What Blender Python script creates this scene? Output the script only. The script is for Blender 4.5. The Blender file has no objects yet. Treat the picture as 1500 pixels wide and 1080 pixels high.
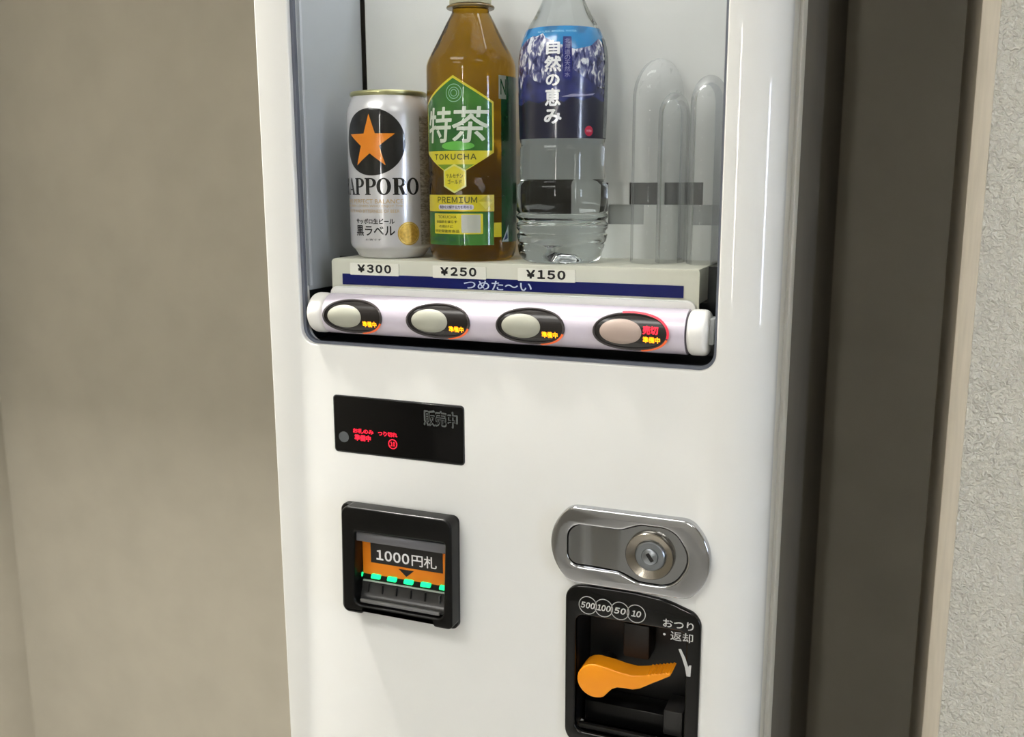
import bpy, bmesh, math, random
from mathutils import Vector, Matrix, noise
from mathutils.geometry import tessellate_polygon
random.seed(3)
S = bpy.context.scene
COL = S.collection
Z0 = 1.40            # height of the reference level (eye height) above the floor, metres
# all modelling numbers below are millimetres: x to the right, y into the machine, z relative to eye height

# ------------------------------------------------------------------ camera
cam_d = bpy.data.cameras.new('camera'); cam = bpy.data.objects.new('camera', cam_d); COL.objects.link(cam)
pitch, yaw, roll = .19007, .385, -.00359
cy_, sy_ = math.cos(yaw), math.sin(yaw)
fw = Vector((-sy_*math.cos(pitch), cy_*math.cos(pitch), -math.sin(pitch)))
rt = Vector((cy_, sy_, 0)); up = rt.cross(fw)
rt, up = math.cos(roll)*rt+math.sin(roll)*up, -math.sin(roll)*rt+math.cos(roll)*up
m = Matrix.Identity(4)
for i in range(3):
    m[i][0] = rt[i]; m[i][1] = up[i]; m[i][2] = -fw[i]
m[0][3], m[1][3], m[2][3] = 0, -.635, Z0
cam.matrix_world = m
cam_d.sensor_width = 36; cam_d.lens = 1433/1500*36; cam_d.clip_start = .01
S.camera = cam
# ------------------------------------------------------------------ colour, world, lights
S.view_settings.view_transform = 'Standard'; S.view_settings.look = 'None'
S.view_settings.gamma = 1; S.view_settings.exposure = -0.1
S.view_settings.use_curve_mapping = False
W = bpy.data.worlds.new('world'); S.world = W; W.use_nodes = True
W.node_tree.nodes['Background'].inputs[0].default_value = (.75, .86, 1, 1)
W.node_tree.nodes['Background'].inputs[1].default_value = .6

def area(name, loc, size, power, col=(1, .96, .9), target=None, sy=None, spread=None):
    l = bpy.data.lights.new(name, 'AREA'); l.energy = power; l.color = col; l.size = size
    if sy: l.shape = 'RECTANGLE'; l.size_y = sy
    if spread: l.spread = math.radians(spread)
    o = bpy.data.objects.new(name, l); COL.objects.link(o); o.location = loc
    if target is not None:
        o.rotation_euler = (Vector(target)-Vector(loc)).to_track_quat('-Z', 'Y').to_euler()
    return o
CEIL = Z0+1.10
PANELS = ((-760, -1250, 1000, 500), (1050, -1250, 1000, 500), (-950, -2500, 1000, 500))
for (px, py, pw, pd), e in zip(PANELS, (20.5, 7.5, 11)):
    area('ceiling_light', (px/1000, py/1000, CEIL-.03), pw/1000, e, (1, .975, .93), sy=pd/1000)
area('downlight', (-.86, .015, CEIL-.03), .12, 42, (1, .96, .9), spread=110)
area('display_fill', (-.27, .05, Z0+.325), .28, .55, (1, .985, .96), sy=.05)  # added fill light to lift the dim display interior, not a known lamp
cam_d.dof.use_dof = True; cam_d.dof.focus_distance = .71; cam_d.dof.aperture_fstop = 8

# ------------------------------------------------------------------ materials
def lin(c):
    c = c/255
    return c/12.92 if c <= .04045 else ((c+.055)/1.055)**2.4
def rgb(c): return (lin(c[0]), lin(c[1]), lin(c[2]), 1)
MATS = {}
def mat(name, col, rough=.5, metal=0, var=.03, vscale=30, bump=0, bscale=200, coat=0, emit=None, es=1, trans=0, ior=1.45, spec=.5, alpha=1, col2=None, stretch=None, detail=3):
    if name in MATS: return MATS[name]
    M = bpy.data.materials.new(name); M.use_nodes = True
    nt = M.node_tree; b = nt.nodes['Principled BSDF']
    tc = nt.nodes.new('ShaderNodeTexCoord'); mp = nt.nodes.new('ShaderNodeMapping')
    nt.links.new(tc.outputs['Object'], mp.inputs[0])
    if stretch: mp.inputs['Scale'].default_value = stretch
    n = nt.nodes.new('ShaderNodeTexNoise'); n.inputs['Scale'].default_value = vscale; n.inputs['Detail'].default_value = detail
    nt.links.new(mp.outputs[0], n.inputs['Vector'])
    r = nt.nodes.new('ShaderNodeValToRGB'); c = rgb(col)
    k = 1+var
    r.color_ramp.elements[0].position = .3; r.color_ramp.elements[1].position = .7
    r.color_ramp.elements[0].color = (c[0]/k, c[1]/k, c[2]/k, 1)
    r.color_ramp.elements[1].color = rgb(col2) if col2 else (min(1, c[0]*k), min(1, c[1]*k), min(1, c[2]*k), 1)
    nt.links.new(n.outputs[0], r.inputs[0]); nt.links.new(r.outputs[0], b.inputs['Base Color'])
    b.inputs['Roughness'].default_value = rough; b.inputs['Metallic'].default_value = metal
    b.inputs['IOR'].default_value = ior; b.inputs['Specular IOR Level'].default_value = spec
    b.inputs['Coat Weight'].default_value = coat; b.inputs['Coat Roughness'].default_value = .05
    b.inputs['Transmission Weight'].default_value = trans; b.inputs['Alpha'].default_value = alpha
    if emit:
        b.inputs['Emission Color'].default_value = rgb(emit); b.inputs['Emission Strength'].default_value = es
    if bump:
        n2 = nt.nodes.new('ShaderNodeTexNoise'); n2.inputs['Scale'].default_value = bscale; n2.inputs['Detail'].default_value = 3
        nt.links.new(mp.outputs[0], n2.inputs['Vector'])
        bu = nt.nodes.new('ShaderNodeBump'); bu.inputs['Strength'].default_value = 1; bu.inputs['Distance'].default_value = bump
        nt.links.new(n2.outputs[0], bu.inputs['Height']); nt.links.new(bu.outputs[0], b.inputs['Normal'])
    MATS[name] = M
    return M
def clear(name, tint=(255, 255, 255), rough=.0, ior=1.45, gl=1.0):
    """thin clear sheet: transparent with Fresnel gloss"""
    if name in MATS: return MATS[name]
    M = bpy.data.materials.new(name); M.use_nodes = True; nt = M.node_tree
    nt.nodes.remove(nt.nodes['Principled BSDF']); out = nt.nodes['Material Output']
    t = nt.nodes.new('ShaderNodeBsdfTransparent'); t.inputs[0].default_value = rgb(tint)
    g = nt.nodes.new('ShaderNodeBsdfGlossy'); g.inputs['Roughness'].default_value = rough
    f = nt.nodes.new('ShaderNodeFresnel'); f.inputs[0].default_value = ior
    mu = nt.nodes.new('ShaderNodeMath'); mu.operation = 'MULTIPLY'; mu.inputs[1].default_value = gl
    mx = nt.nodes.new('ShaderNodeMixShader')
    nt.links.new(f.outputs[0], mu.inputs[0]); nt.links.new(mu.outputs[0], mx.inputs[0])
    nt.links.new(t.outputs[0], mx.inputs[1]); nt.links.new(g.outputs[0], mx.inputs[2])
    nt.links.new(mx.outputs[0], out.inputs[0]); MATS[name] = M
    return M

white = mat('white_enamel', (226, 227, 223), .5, var=.01, coat=.5, spec=.25)
white2 = mat('white_plastic', (228, 228, 224), .35, var=.01)
cream = mat('cream_plastic', (216, 215, 200), .45, var=.02)
lav = mat('lavender_white_plastic', (204, 197, 210), .25, var=.01, coat=.4)
liner = mat('pale_grey_liner', (206, 207, 205), .5, var=.02)
liner_side = mat('blue_grey_liner', (172, 177, 182), .45, var=.02)
darkgap = mat('opening_shade', (44, 40, 36), .6)
black = mat('black_plastic', (6, 6, 6), .3, spec=.3, var=.1)
blackm = mat('satin_black_plastic', (14, 14, 14), .38, var=.1)
ink = mat('black_ink', (16, 16, 18), .4)
gasket = mat('grey_rubber_gasket', (92, 97, 108), .6)
sidebrown = mat('dark_cabinet_side', (150, 144, 130), .6, var=.05)
strip = mat('beige_edge_strip', (205, 202, 190), .4)
chrome = mat('chrome_metal', (188, 190, 194), .10, 1, var=.02)
satin = mat('satin_steel', (152, 147, 138), .22, 1, var=.05)
satin2 = mat('grey_steel', (150, 156, 162), .3, 1)
navy = mat('navy_print', (8, 20, 92), .5, spec=.2)
print_w = mat('white_print', (235, 235, 235), .5)
print_g = mat('grey_print', (190, 190, 188), .5)
grey = mat('grey_plastic', (100, 102, 104), .35)

# ------------------------------------------------------------------ geometry helpers
def xyz(x, y, z): return Vector((x/1000, y/1000, Z0+z/1000))
def obj(name, bm, material, parent=None, ang=35, label=None, cat=None, group=None, kind=None, raw=False, recalc=True):
    """bm in millimetres (world), linked as ONE mesh object under its parent"""
    if recalc: bmesh.ops.recalc_face_normals(bm, faces=bm.faces)
    me = bpy.data.meshes.new(name)
    if not raw:
        for v in bm.verts: v.co = xyz(*v.co)
    o = bpy.data.objects.new(name, me); COL.objects.link(o)
    if parent is not None:
        o.parent = parent; base = WORLD[parent.name]
        for v in bm.verts: v.co -= base
        WORLD[o.name] = base
    else:
        cs = [v.co for v in bm.verts]
        base = Vector(((min(c.x for c in cs)+max(c.x for c in cs))/2, (min(c.y for c in cs)+max(c.y for c in cs))/2, min(c.z for c in cs)))
        for v in bm.verts: v.co -= base
        o.location = base; WORLD[o.name] = base
    for f in bm.faces: f.smooth = True
    bm.to_mesh(me); bm.free()
    me.set_sharp_from_angle(angle=math.radians(ang))
    me.materials.append(material)
    if label: o['label'] = label
    if cat: o['category'] = cat
    if group: o['group'] = group
    if kind: o['kind'] = kind
    return o
WORLD = {}
def empty(name, loc, label, cat, group=None):
    o = bpy.data.objects.new(name, None); COL.objects.link(o); o.empty_display_size = .02
    o.location = xyz(*loc); WORLD[o.name] = xyz(*loc)
    o['label'] = label; o['category'] = cat
    if group: o['group'] = group
    return o
def area2(l): return sum(l[i][0]*l[(i+1) % len(l)][1]-l[(i+1) % len(l)][0]*l[i][1] for i in range(len(l)))/2
def orient(l, ccw): return l if (area2(l) > 0) == ccw else l[::-1]
def inset(l, d):
    n = len(l); out = []
    for i in range(n):
        a, b, c = Vector(l[i-1]), Vector(l[i]), Vector(l[(i+1) % n])
        e1, e2 = (b-a).normalized(), (c-b).normalized()
        n1, n2 = Vector((-e1.y, e1.x)), Vector((-e2.y, e2.x))
        k = n1+n2; q = max(.3, 1+n1.dot(n2))
        p = b+k/q*d
        out.append((p.x, p.y))
    return out
def plate(loops, y0, y1, bev=0, seg=3, bm=None, back=True):
    """outline in x,z (first loop outer, others holes), from front y0 to back y1, rounded front edges"""
    bm = bm or bmesh.new()
    loops = [orient(l, i == 0) for i, l in enumerate(loops)]
    rings = []
    if bev:
        for k in range(seg+1):
            t = k/seg*math.pi/2
            rings.append((bev*(1-math.sin(t)), y0+(1-math.cos(t))*bev*(1 if y1 > y0 else -1)))
    else: rings.append((0, y0))
    rings.append((0, y1))
    vr = []
    for d, y in rings:
        vr.append([[bm.verts.new((p[0], y, p[1])) for p in (inset(l, d) if d > 1e-6 else l)] for l in loops])
    for a, b in zip(vr, vr[1:]):
        for la, lb in zip(a, b):
            n = len(la)
            for i in range(n): bm.faces.new((la[i], la[(i+1) % n], lb[(i+1) % n], lb[i]))
    for ring, do in ((vr[0], True), (vr[-1], back)):
        if not do: continue
        flat = [v for l in ring for v in l]
        if len(ring) == 1 and len(flat) <= 4: bm.faces.new(flat); continue
        for t in tessellate_polygon([[Vector((v.co.x, v.co.z, 0)) for v in l] for l in ring]):
            try: bm.faces.new([flat[i] for i in t])
            except ValueError: pass
    return bm
def rp(pts, seg=8):
    """polygon with rounded corners: points (x, z, radius)"""
    out = []; n = len(pts)
    for i in range(n):
        x, z, r = pts[i]
        if r <= 0: out.append((x, z)); continue
        p = Vector((x, z)); a = (Vector(pts[i-1][:2])-p).normalized(); b = (Vector(pts[(i+1) % n][:2])-p).normalized()
        half = math.acos(max(-1, min(1, a.dot(b))))/2; L = r/math.tan(half)
        c = p+(a+b).normalized()*(r/math.sin(half)); s = p+a*L-c; e = p+b*L-c
        a0 = math.atan2(s.y, s.x); a1 = math.atan2(e.y, e.x); d = (a1-a0+math.pi) % (2*math.pi)-math.pi
        for k in range(seg+1):
            t = a0+d*k/seg; out.append((c.x+r*math.cos(t), c.y+r*math.sin(t)))
    return out
def rr(x0, x1, z0, z1, r): return rp([(x0, z0, r), (x1, z0, r), (x1, z1, r), (x0, z1, r)])
def rect(x0, x1, z0, z1): return [(x0, z0), (x1, z0), (x1, z1), (x0, z1)]
def ell(cx, cz, a, b, n=48, t0=0): return [(cx+a*math.cos(t0+2*math.pi*i/n), cz+b*math.sin(t0+2*math.pi*i/n)) for i in range(n)]
def box(x0, x1, y0, y1, z0, z1, bev=0, bm=None, seg=2):
    b = bmesh.new()
    bmesh.ops.create_cube(b, size=1)
    for v in b.verts: v.co = Vector(((x0+x1)/2+v.co.x*(x1-x0), (y0+y1)/2+v.co.y*(y1-y0), (z0+z1)/2+v.co.z*(z1-z0)))
    if bev: bmesh.ops.bevel(b, geom=b.edges[:], offset=bev, segments=seg, profile=.5, affect='EDGES', clamp_overlap=True)
    return merge(bm, b)
def merge(a, b):
    if a is None: return b
    me = bpy.data.meshes.new('tmp'); b.to_mesh(me); b.free(); a.from_mesh(me); bpy.data.meshes.remove(me); return a
def lathe(profile, cx, cy, z, seg=96, fl=None, bm=None):
    bm = bm or bmesh.new(); rings = []
    for r, h in profile:
        if r < 1e-5: rings.append([bm.verts.new((cx, cy, z+h))]); continue
        row = []
        for i in range(seg):
            a = 2*math.pi*i/seg; q = r*(1+(fl(a, h) if fl else 0))
            row.append(bm.verts.new((cx+q*math.sin(a), cy-q*math.cos(a), z+h)))
        rings.append(row)
    for a, b in zip(rings, rings[1:]):
        if len(a) == 1 and len(b) == 1: continue
        for i in range(seg):
            j = (i+1) % seg
            if len(a) == 1: bm.faces.new((a[0], b[i], b[j]))
            elif len(b) == 1: bm.faces.new((a[i], a[j], b[0]))
            else: bm.faces.new((a[i], a[j], b[j], b[i]))
    return bm
def disc_y(profile, cx, cz, seg=64, bm=None):
    """turned shape about an axis along y: profile (radius, y)"""
    bm = bm or bmesh.new(); rings = []
    for r, y in profile:
        if r < 1e-5: rings.append([bm.verts.new((cx, y, cz))]); continue
        rings.append([bm.verts.new((cx+r*math.cos(2*math.pi*i/seg), y, cz+r*math.sin(2*math.pi*i/seg))) for i in range(seg)])
    for a, b in zip(rings, rings[1:]):
        for i in range(seg):
            j = (i+1) % seg
            if len(a) == 1: bm.faces.new((a[0], b[i], b[j]))
            elif len(b) == 1: bm.faces.new((a[i], a[j], b[0]))
            else: bm.faces.new((a[i], a[j], b[j], b[i]))
    return bm
def tube(pts, r, seg=8, bm=None):
    bm = bm or bmesh.new(); rows = []
    n = len(pts)
    for i, p in enumerate(pts):
        p = Vector(p); d = (Vector(pts[min(i+1, n-1)])-Vector(pts[max(i-1, 0)])).normalized()
        a = d.orthogonal().normalized()
        if i and rows:
            pa = (prev_a - d*prev_a.dot(d)); a = pa.normalized() if pa.length > 1e-6 else a
        prev_a = a; b = d.cross(a); rad = r[i] if isinstance(r, (list, tuple)) else r
        rows.append([bm.verts.new(p+a*rad*math.cos(2*math.pi*k/seg)+b*rad*math.sin(2*math.pi*k/seg)) for k in range(seg)])
    for A, B in zip(rows, rows[1:]):
        for k in range(seg): bm.faces.new((A[k], A[(k+1) % seg], B[(k+1) % seg], B[k]))
    bm.faces.new(rows[0]); bm.faces.new(rows[-1][::-1])
    return bm
def flat(loops, bm=None):
    bm = bm or bmesh.new()
    vs = [[bm.verts.new((p[0], p[1], 0)) for p in l] for l in loops]; f = [v for l in vs for v in l]
    for t in tessellate_polygon([[v.co.copy() for v in l] for l in vs]):
        try: bm.faces.new([f[i] for i in t])
        except ValueError: pass
    return bm
def text2(body, x0, x1, z0, z1, bold=0, shear=0, keep=False, space=1, natural=False):
    """lettering fitted to the box, in the flat x,z plane"""
    cjk = any(ord(q) > 0x2000 for q in body)
    c = bpy.data.curves.new('t', 'FONT'); c.body = body; c.size = 1; c.offset = 0 if cjk else bold; c.shear = shear; c.resolution_u = 3
    c.space_character = space
    o = bpy.data.objects.new('t', c); COL.objects.link(o)
    me = bpy.data.meshes.new_from_object(o.evaluated_get(bpy.context.evaluated_depsgraph_get()))
    bm = bmesh.new(); bm.from_mesh(me)
    bpy.data.objects.remove(o); bpy.data.curves.remove(c); bpy.data.meshes.remove(me)
    if cjk and bold > .004:
        src = bm.copy()
        for k in range(8):
            c2 = src.copy()
            for v in c2.verts: v.co += Vector((bold*math.cos(k*math.pi/4), bold*math.sin(k*math.pi/4), (k+1)*.008))
            bm = merge(bm, c2)
        src.free()
    xs = [v.co.x for v in bm.verts]; ys = [v.co.y for v in bm.verts]
    ax, bx, ay, by = min(xs), max(xs), min(ys), max(ys)
    if natural: return bm
    sx = (x1-x0)/(bx-ax); sz = (z1-z0)/max(by-ay, 1e-6)
    if keep: sz = min(sx, sz); sx = sz
    mx, mz = (x0+x1)/2, (z0+z1)/2
    for v in bm.verts: v.co = Vector((mx+(v.co.x-(ax+bx)/2)*sx, mz+(v.co.y-(ay+by)/2)*sz, v.co.z))
    return bm
def latin(body, x0, x1, z0, z1, bold=.03, gap=.12, shear=0):
    """grotesque capitals and figures, each set by its own width"""
    parts = []; x = 0
    for ch in body:
        if ch == ' ': x += .3; continue
        b = text2(chr(ord(ch)+0xFEE0) if 33 <= ord(ch) <= 126 else ('￥' if ch == '¥' else ch), 0, 1, 0, 1, bold, shear, natural=True)
        a_ = min(v.co.x for v in b.verts); b_ = max(v.co.x for v in b.verts)
        for v in b.verts: v.co.x += x-a_
        x += b_-a_+gap; parts.append(b)
    bm = None
    for p in parts: bm = merge(bm, p)
    xs = [v.co.x for v in bm.verts]; ys = [v.co.y for v in bm.verts]
    ax, bx, ay, by = min(xs), max(xs), min(ys), max(ys)
    for v in bm.verts: v.co = Vector((x0+(v.co.x-ax)*(x1-x0)/(bx-ax), z0+(v.co.y-ay)*(z1-z0)/(by-ay), v.co.z))
    return bm
def vtext(body, x0, x1, z0, z1, **k):
    bm = None; n = len(body); h = (z1-z0)/n
    for i, ch in enumerate(body):
        bm = merge(bm, text2(ch, x0, x1, z1-(i+1)*h+h*.05, z1-i*h-h*.05, **k))
    return bm
def on_y(bm, y):
    """flat sheet to the plane y"""
    for v in bm.verts: v.co = Vector((v.co.x, y-v.co.z, v.co.y))
    return bm
def cut(bm, step, axis):
    cs = [v.co[axis] for v in bm.verts]; a, b = min(cs), max(cs); no = Vector((0, 0, 0)); no[axis] = 1
    k = math.floor(a/step)+1
    while k*step < b:
        co = Vector((0, 0, 0)); co[axis] = k*step
        bmesh.ops.bisect_plane(bm, geom=bm.verts[:]+bm.edges[:]+bm.faces[:], plane_co=co, plane_no=no, dist=1e-5); k += 1
    return bm
def wrap(bm, cx, cy, z, R, off, phi0, rfun=None, step=2.0, vstep=None):
    """bend a flat sheet (u,v mm) around an upright cylinder / bottle profile"""
    cut(bm, step, 0)
    if vstep: cut(bm, vstep, 1)
    for v in bm.verts:
        a = math.radians(phi0)+v.co.x/R; h = v.co.y; r = (rfun(h) if rfun else R)+off+v.co.z
        v.co = Vector((cx+r*math.sin(a), cy-r*math.cos(a), z+h))
    return bm
def interp(pr):
    pr = sorted([(h, r) for r, h in pr])
    def f(h):
        if h <= pr[0][0]: return pr[0][1]
        for (h0, r0), (h1, r1) in zip(pr, pr[1:]):
            if h <= h1: return r0+(r1-r0)*(h-h0)/max(1e-6, h1-h0)
        return pr[-1][1]
    return f
# ------------------------------------------------------------------ room shell
wallpaper = mat('greige_wallpaper', (154, 149, 136), .75, var=.045, vscale=14, bump=.0004, bscale=90, detail=6)
def stucco_mat():
    M = mat('textured_white_wall', (226, 224, 212), .8, var=.02, vscale=60)
    nt = M.node_tree; b = nt.nodes['Principled BSDF']; tc = nt.nodes['Texture Coordinate']
    n = nt.nodes.new('ShaderNodeTexNoise'); n.inputs['Scale'].default_value = 240; n.inputs['Detail'].default_value = 2.5; n.inputs['Distortion'].default_value = 1.2
    n3 = nt.nodes.new('ShaderNodeTexNoise'); n3.inputs['Scale'].default_value = 90; n3.inputs['Detail'].default_value = 2
    ad = nt.nodes.new('ShaderNodeMath'); ad.operation = 'ADD'
    nt.links.new(tc.outputs['Object'], n.inputs['Vector']); nt.links.new(tc.outputs['Object'], n3.inputs['Vector'])
    nt.links.new(n.outputs[0], ad.inputs[0]); nt.links.new(n3.outputs[0], ad.inputs[1])
    bu = nt.nodes.new('ShaderNodeBump'); bu.inputs['Distance'].default_value = .0056
    nt.links.new(ad.outputs[0], bu.inputs['Height']); nt.links.new(bu.outputs[0], b.inputs['Normal'])
    return M
stucco = stucco_mat()
paint = mat('off_white_paint', (215, 212, 204), .8)
floor_m = mat('grey_floor_tile', (172, 170, 165), .5, var=.06, vscale=8)
woodtrim = mat('pale_wood_trim', (206, 196, 176), .6, var=.06, vscale=22, stretch=(18, 18, 1), detail=5)
XL, XR, YB, YF, YN = -1365, 2500, 500, -3200, 195
FZ, CZ, NZ = -1400, 1100, 450
st = dict(kind='structure')
obj('floor', box(XL-60, XR+60, YF-60, YB+60, FZ-60, FZ), floor_m, **st)
obj('ceiling', box(XL-60, XR+60, YF-60, YB+60, CZ, CZ+60), paint, **st)
obj('wall_back', box(XL, 110, YB, YB+60, FZ, CZ), wallpaper, **st)
obj('wall_left', box(XL-60, XL, YF, YB+60, FZ, CZ), wallpaper, **st)
obj('wall_right', box(50, XR, YN+1, YN+80, FZ, CZ), stucco, **st)
obj('trim_1', box(37, 50, YN, YB, FZ, NZ, 1.2), woodtrim, **st)
obj('wall_header', box(XL, 50, YN, YB, NZ, CZ), paint, **st)
# room behind the viewer: a narrow window and a side window that light it
door_hole = rect(-220, -100, -480, 590)
wf = obj('wall_front', plate([rect(XL, XR, FZ, CZ), door_hole], YF, YF-60), paint, **st)
dn = obj('window_2', plate([rect(-220, -100, -480, 590), rect(-198, -122, -455, 560)], YF-20, YF-50), mat('aluminium_frame', (150, 150, 150), .35, 1), **st)
obj('pane', box(-198, -122, YF-38, YF-33, -455, 560), clear('door_glass'), dn)
obj('daylight_outside', box(-900, 500, YF-700, YF-690, FZ, 900), mat('bright_daylight', (255, 255, 255), emit=(255, 252, 246), es=48), **st)
def yz_plate(ya, yb, za, zb, hole, x0, x1):
    b = plate([rect(ya, yb, za, zb)]+([hole] if hole else []), 0, 1)
    for v in b.verts: v.co = Vector((x0+(x1-x0)*v.co.y, v.co.x, v.co.z))
    return b
obj('wall_side', yz_plate(YF, YN, FZ, CZ, rect(-1330, -1010, -520, 350), XR, XR+60), paint, **st)
wn = obj('window_1', yz_plate(-1330, -1010, -520, 350, rect(-1300, -1040, -490, 320), XR+10, XR+40), MATS['aluminium_frame'], **st)
obj('pane', box(XR+20, XR+24, -1300, -1040, -490, 320), MATS['door_glass'], wn)
obj('sky_outside', box(XR+690, XR+700, -2200, -100, -1200, 1300), mat('blue_daylight', (255, 255, 255), emit=(215, 228, 255), es=32), **st)
for i, (x, y, w, d) in enumerate(PANELS):
    t = empty('ceiling_panel', (x, y, CZ-12), ['long ceiling light panel left over the vending machine aisle', 'long ceiling light panel by the white textured wall', 'long ceiling light panel near the narrow window'][i], 'light')
    obj('frame', plate([rect(-w/2, w/2, -d/2, d/2), rect(-w/2+20, w/2-20, -d/2+20, d/2-20)], 0, 1), white2, t)
    o = t.children[0]
    for v in o.data.vertices:
        c = v.co+WORLD[t.name]-Vector((0, 0, Z0)); c = c*1000
        v.co = Vector((c.x, c.z, -12+c.y*24))/1000 if False else Vector((c.x, c.z, 12-12*c.y))/1000

# ------------------------------------------------------------------ the vending machine
X0, X1 = -463, -77
vm = empty('vending_machine', (-270, 240, FZ), 'tall slim white drinks vending machine with display window and four push buttons', 'vending machine')
TOP = 430
# front door sheet with the window opening and the coin recess
win = rp([(-434, -124, 13), (-113, -124.5, 12), (-113, 330, 12), (-434, 330, 12)])
outer = [(-463, FZ+40), (-107, FZ+40), (-107, TOP), (-463, TOP)]
coin_hole = rr(-209, -122, -402, -309, 4)
bm = bmesh.new()
L0 = [orient(outer, True), orient(win, False), orient(coin_hole, False)]
def ring_strip(bm, l, seq):
    rows = [[bm.verts.new((p[0], y, p[1])) for p in (inset(l, d) if d else l)] for d, y in seq]
    for a, b in zip(rows, rows[1:]):
        n = len(a)
        for i in range(n): bm.faces.new((a[i], a[(i+1) % n], b[(i+1) % n], b[i]))
    return rows
bev = [(1.2*(1-math.sin(k/4*math.pi/2)), 1.2*(1-math.cos(k/4*math.pi/2))) for k in range(5)]+[(0, 14)]
r1 = ring_strip(bm, L0[1], bev); r2 = ring_strip(bm, L0[2], bev)
ov = [bm.verts.new((p[0]+(1.5 if p[0] < -400 else 0), 0, p[1])) for p in L0[0]]
allv = ov+r1[0]+r2[0]
for t in tessellate_polygon([[Vector((v.co.x, v.co.z, 0)) for v in l] for l in (ov, r1[0], r2[0])]):
    bm.faces.new([allv[i] for i in t])
# rounded right edge, softened left edge
pr = [(-107+30*math.sin(t), 24-24*math.cos(t)) for t in [k/16*math.pi/2 for k in range(17)]]+[(-77, 30), (-79, 32)]
pl = [(-463+1.5*(1-math.sin(t)), 1.5-1.5*math.cos(t)) for t in [k/4*math.pi/2 for k in range(5)]]+[(-463, 30)]
pl = [(-461.5-1.5*math.sin(t), 1.5-1.5*math.cos(t)) for t in [k/4*math.pi/2 for k in range(5)]]+[(-463, 31)]
for P_ in (pr, pl):
    a = [bm.verts.new((x, y, FZ+40)) for x, y in P_]; b = [bm.verts.new((x, y, TOP)) for x, y in P_]
    for i in range(len(P_)-1): bm.faces.new((a[i], a[i+1], b[i+1], b[i]))
bmesh.ops.remove_doubles(bm, verts=bm.verts, dist=.01)
for f in bm.faces:                      # outward = towards -y, +x on the right, -x on the left
    f.normal_update()
door = obj('front_panel', bm, white, vm, 25, label='glossy white front door panel', recalc=True)
seam = mat('dark_seam', (120, 117, 105), .6)
for xa, xb in ((-463, -447), (-98, -77.5)):
    obj('door_seam', box(xa+1, xb-2, 31.5, 34, FZ+40, TOP), seam, vm)
    obj('door_edge_strip', box(xa, xb, 34, 62, FZ+40, TOP, 1.5), strip, vm)
    obj('door_seal', box(xa+2, xb-2, 62, 68, FZ+40, TOP), seam, vm)
sides = mat('cabinet_side_paint', (96, 92, 82), .7, var=.05)
obj('side_flange', box(-82, -75.5, 68, 92, FZ+20, TOP, 1.5), strip, vm)
obj('side_panel', box(-84, -76, 92.5, 485, FZ+20, TOP, 1), sides, vm, label='dark cabinet side panel facing the gap')
obj('side_panel', box(-463, -455, 68.5, 485, FZ+20, TOP, 1), sides, vm)
obj('top_panel', box(-463, -76, 31, 485, TOP+.2, TOP+8, 1), white, vm)
obj('rear_panel', box(-455, -84.5, 477, 484, FZ+20, TOP), sides, vm)
obj('plinth', box(-450, -90, 20, 480, FZ, FZ+39), blackm, vm)
# display box behind the opening
obj('window_gasket', plate([rp([(-436, -126, 13), (-111, -126, 12), (-111, 332, 12), (-436, 332, 12)]), rp([(-431.5, -122, 11), (-115, -122, 10), (-115, 328, 11), (-431.5, 328, 11)])], 4, 7.5), gasket, vm)
o_ = [o for o in vm.children if o.name.startswith('window_gasket')]
obj('window_pane', box(-433, -114, 8.5, 11, -80, 331), clear('display_glass', (254, 255, 255), ior=1.42, gl=.25), vm, label='clear window pane in front of the drinks')
lw = obj('side_liner', box(-440, -434.5, 15, 106, -84, 332), liner_side, vm, label='blue-grey inner side wall of the display')
obj('side_liner', box(-106, -104, 15, 106, -60, 332), liner_side, vm)
obj('liner_trim', box(-434.4, -431, 12, 15, -80, 330, .5), mat('pale_edge', (190, 194, 200), .3), vm)
obj('top_liner', box(-436, -104, 15, 106, 333, 336), liner, vm)
# back of the display: pale upper sheet, stepped white board with slots
obj('upper_back_liner', box(-430, -104, 106, 108.5, -2, 332), liner, vm, label='pale grey back wall of the display')
obj('slot_backing', box(-434, -104, 122, 124, -60, 10), darkgap, vm, label='dark-coloured sheet for the shade inside the display board openings')  # shade of the deep interior is put into this sheet's dark colour
opens = [(-420, -397), (-386, -357), (-313, -297), (-291.5, -254.5), (-227, -219.5), (-202.6, -180.3), (-175.5, -146)]
steps = [(-436, -420), (-363.5, -335), (-291, -263), (-219, -190.5), (-153, -133)]
xs = [-434]+[v for o in opens for v in o]+[-104]
for a, b in zip(xs[0::2], xs[1::2]): obj('slot_tab', box(a, b, 106.2, 108.2, -18.6, -2), liner, vm)
brd = bmesh.new(); xs = [-434]+[v for s_ in steps for v in (max(s_[0], -434), s_[1])]+[-133]
poly = [(-434, -60), (-133, -60)]
zz = []
cur = [(-133, -33.6)]
for a, b in reversed(steps[:-1]):
    cur += [(-153, -33.6), (-153, -18.6)] if (a, b) == steps[-2] else []
    cur += [(b, -18.6), (b, -33.6), (a, -33.6), (a, -18.6)]
cur = [p for p in cur if p[0] > -434]+[(-434, -33.6)]
brd = plate([poly+cur], 104.5, 106)
obj('stepped_board', brd, mat('glossy_white_board', (232, 234, 232), .18, var=.01, vscale=25, bump=.0015, bscale=32), vm, label='white stepped board behind the drinks')
obj('step_backing', box(-434, -104, 108.6, 110.5, -60, -18.6), mat('mid_grey_liner', (168, 171, 170), .35), vm, label='grey strip showing behind the board')
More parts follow.
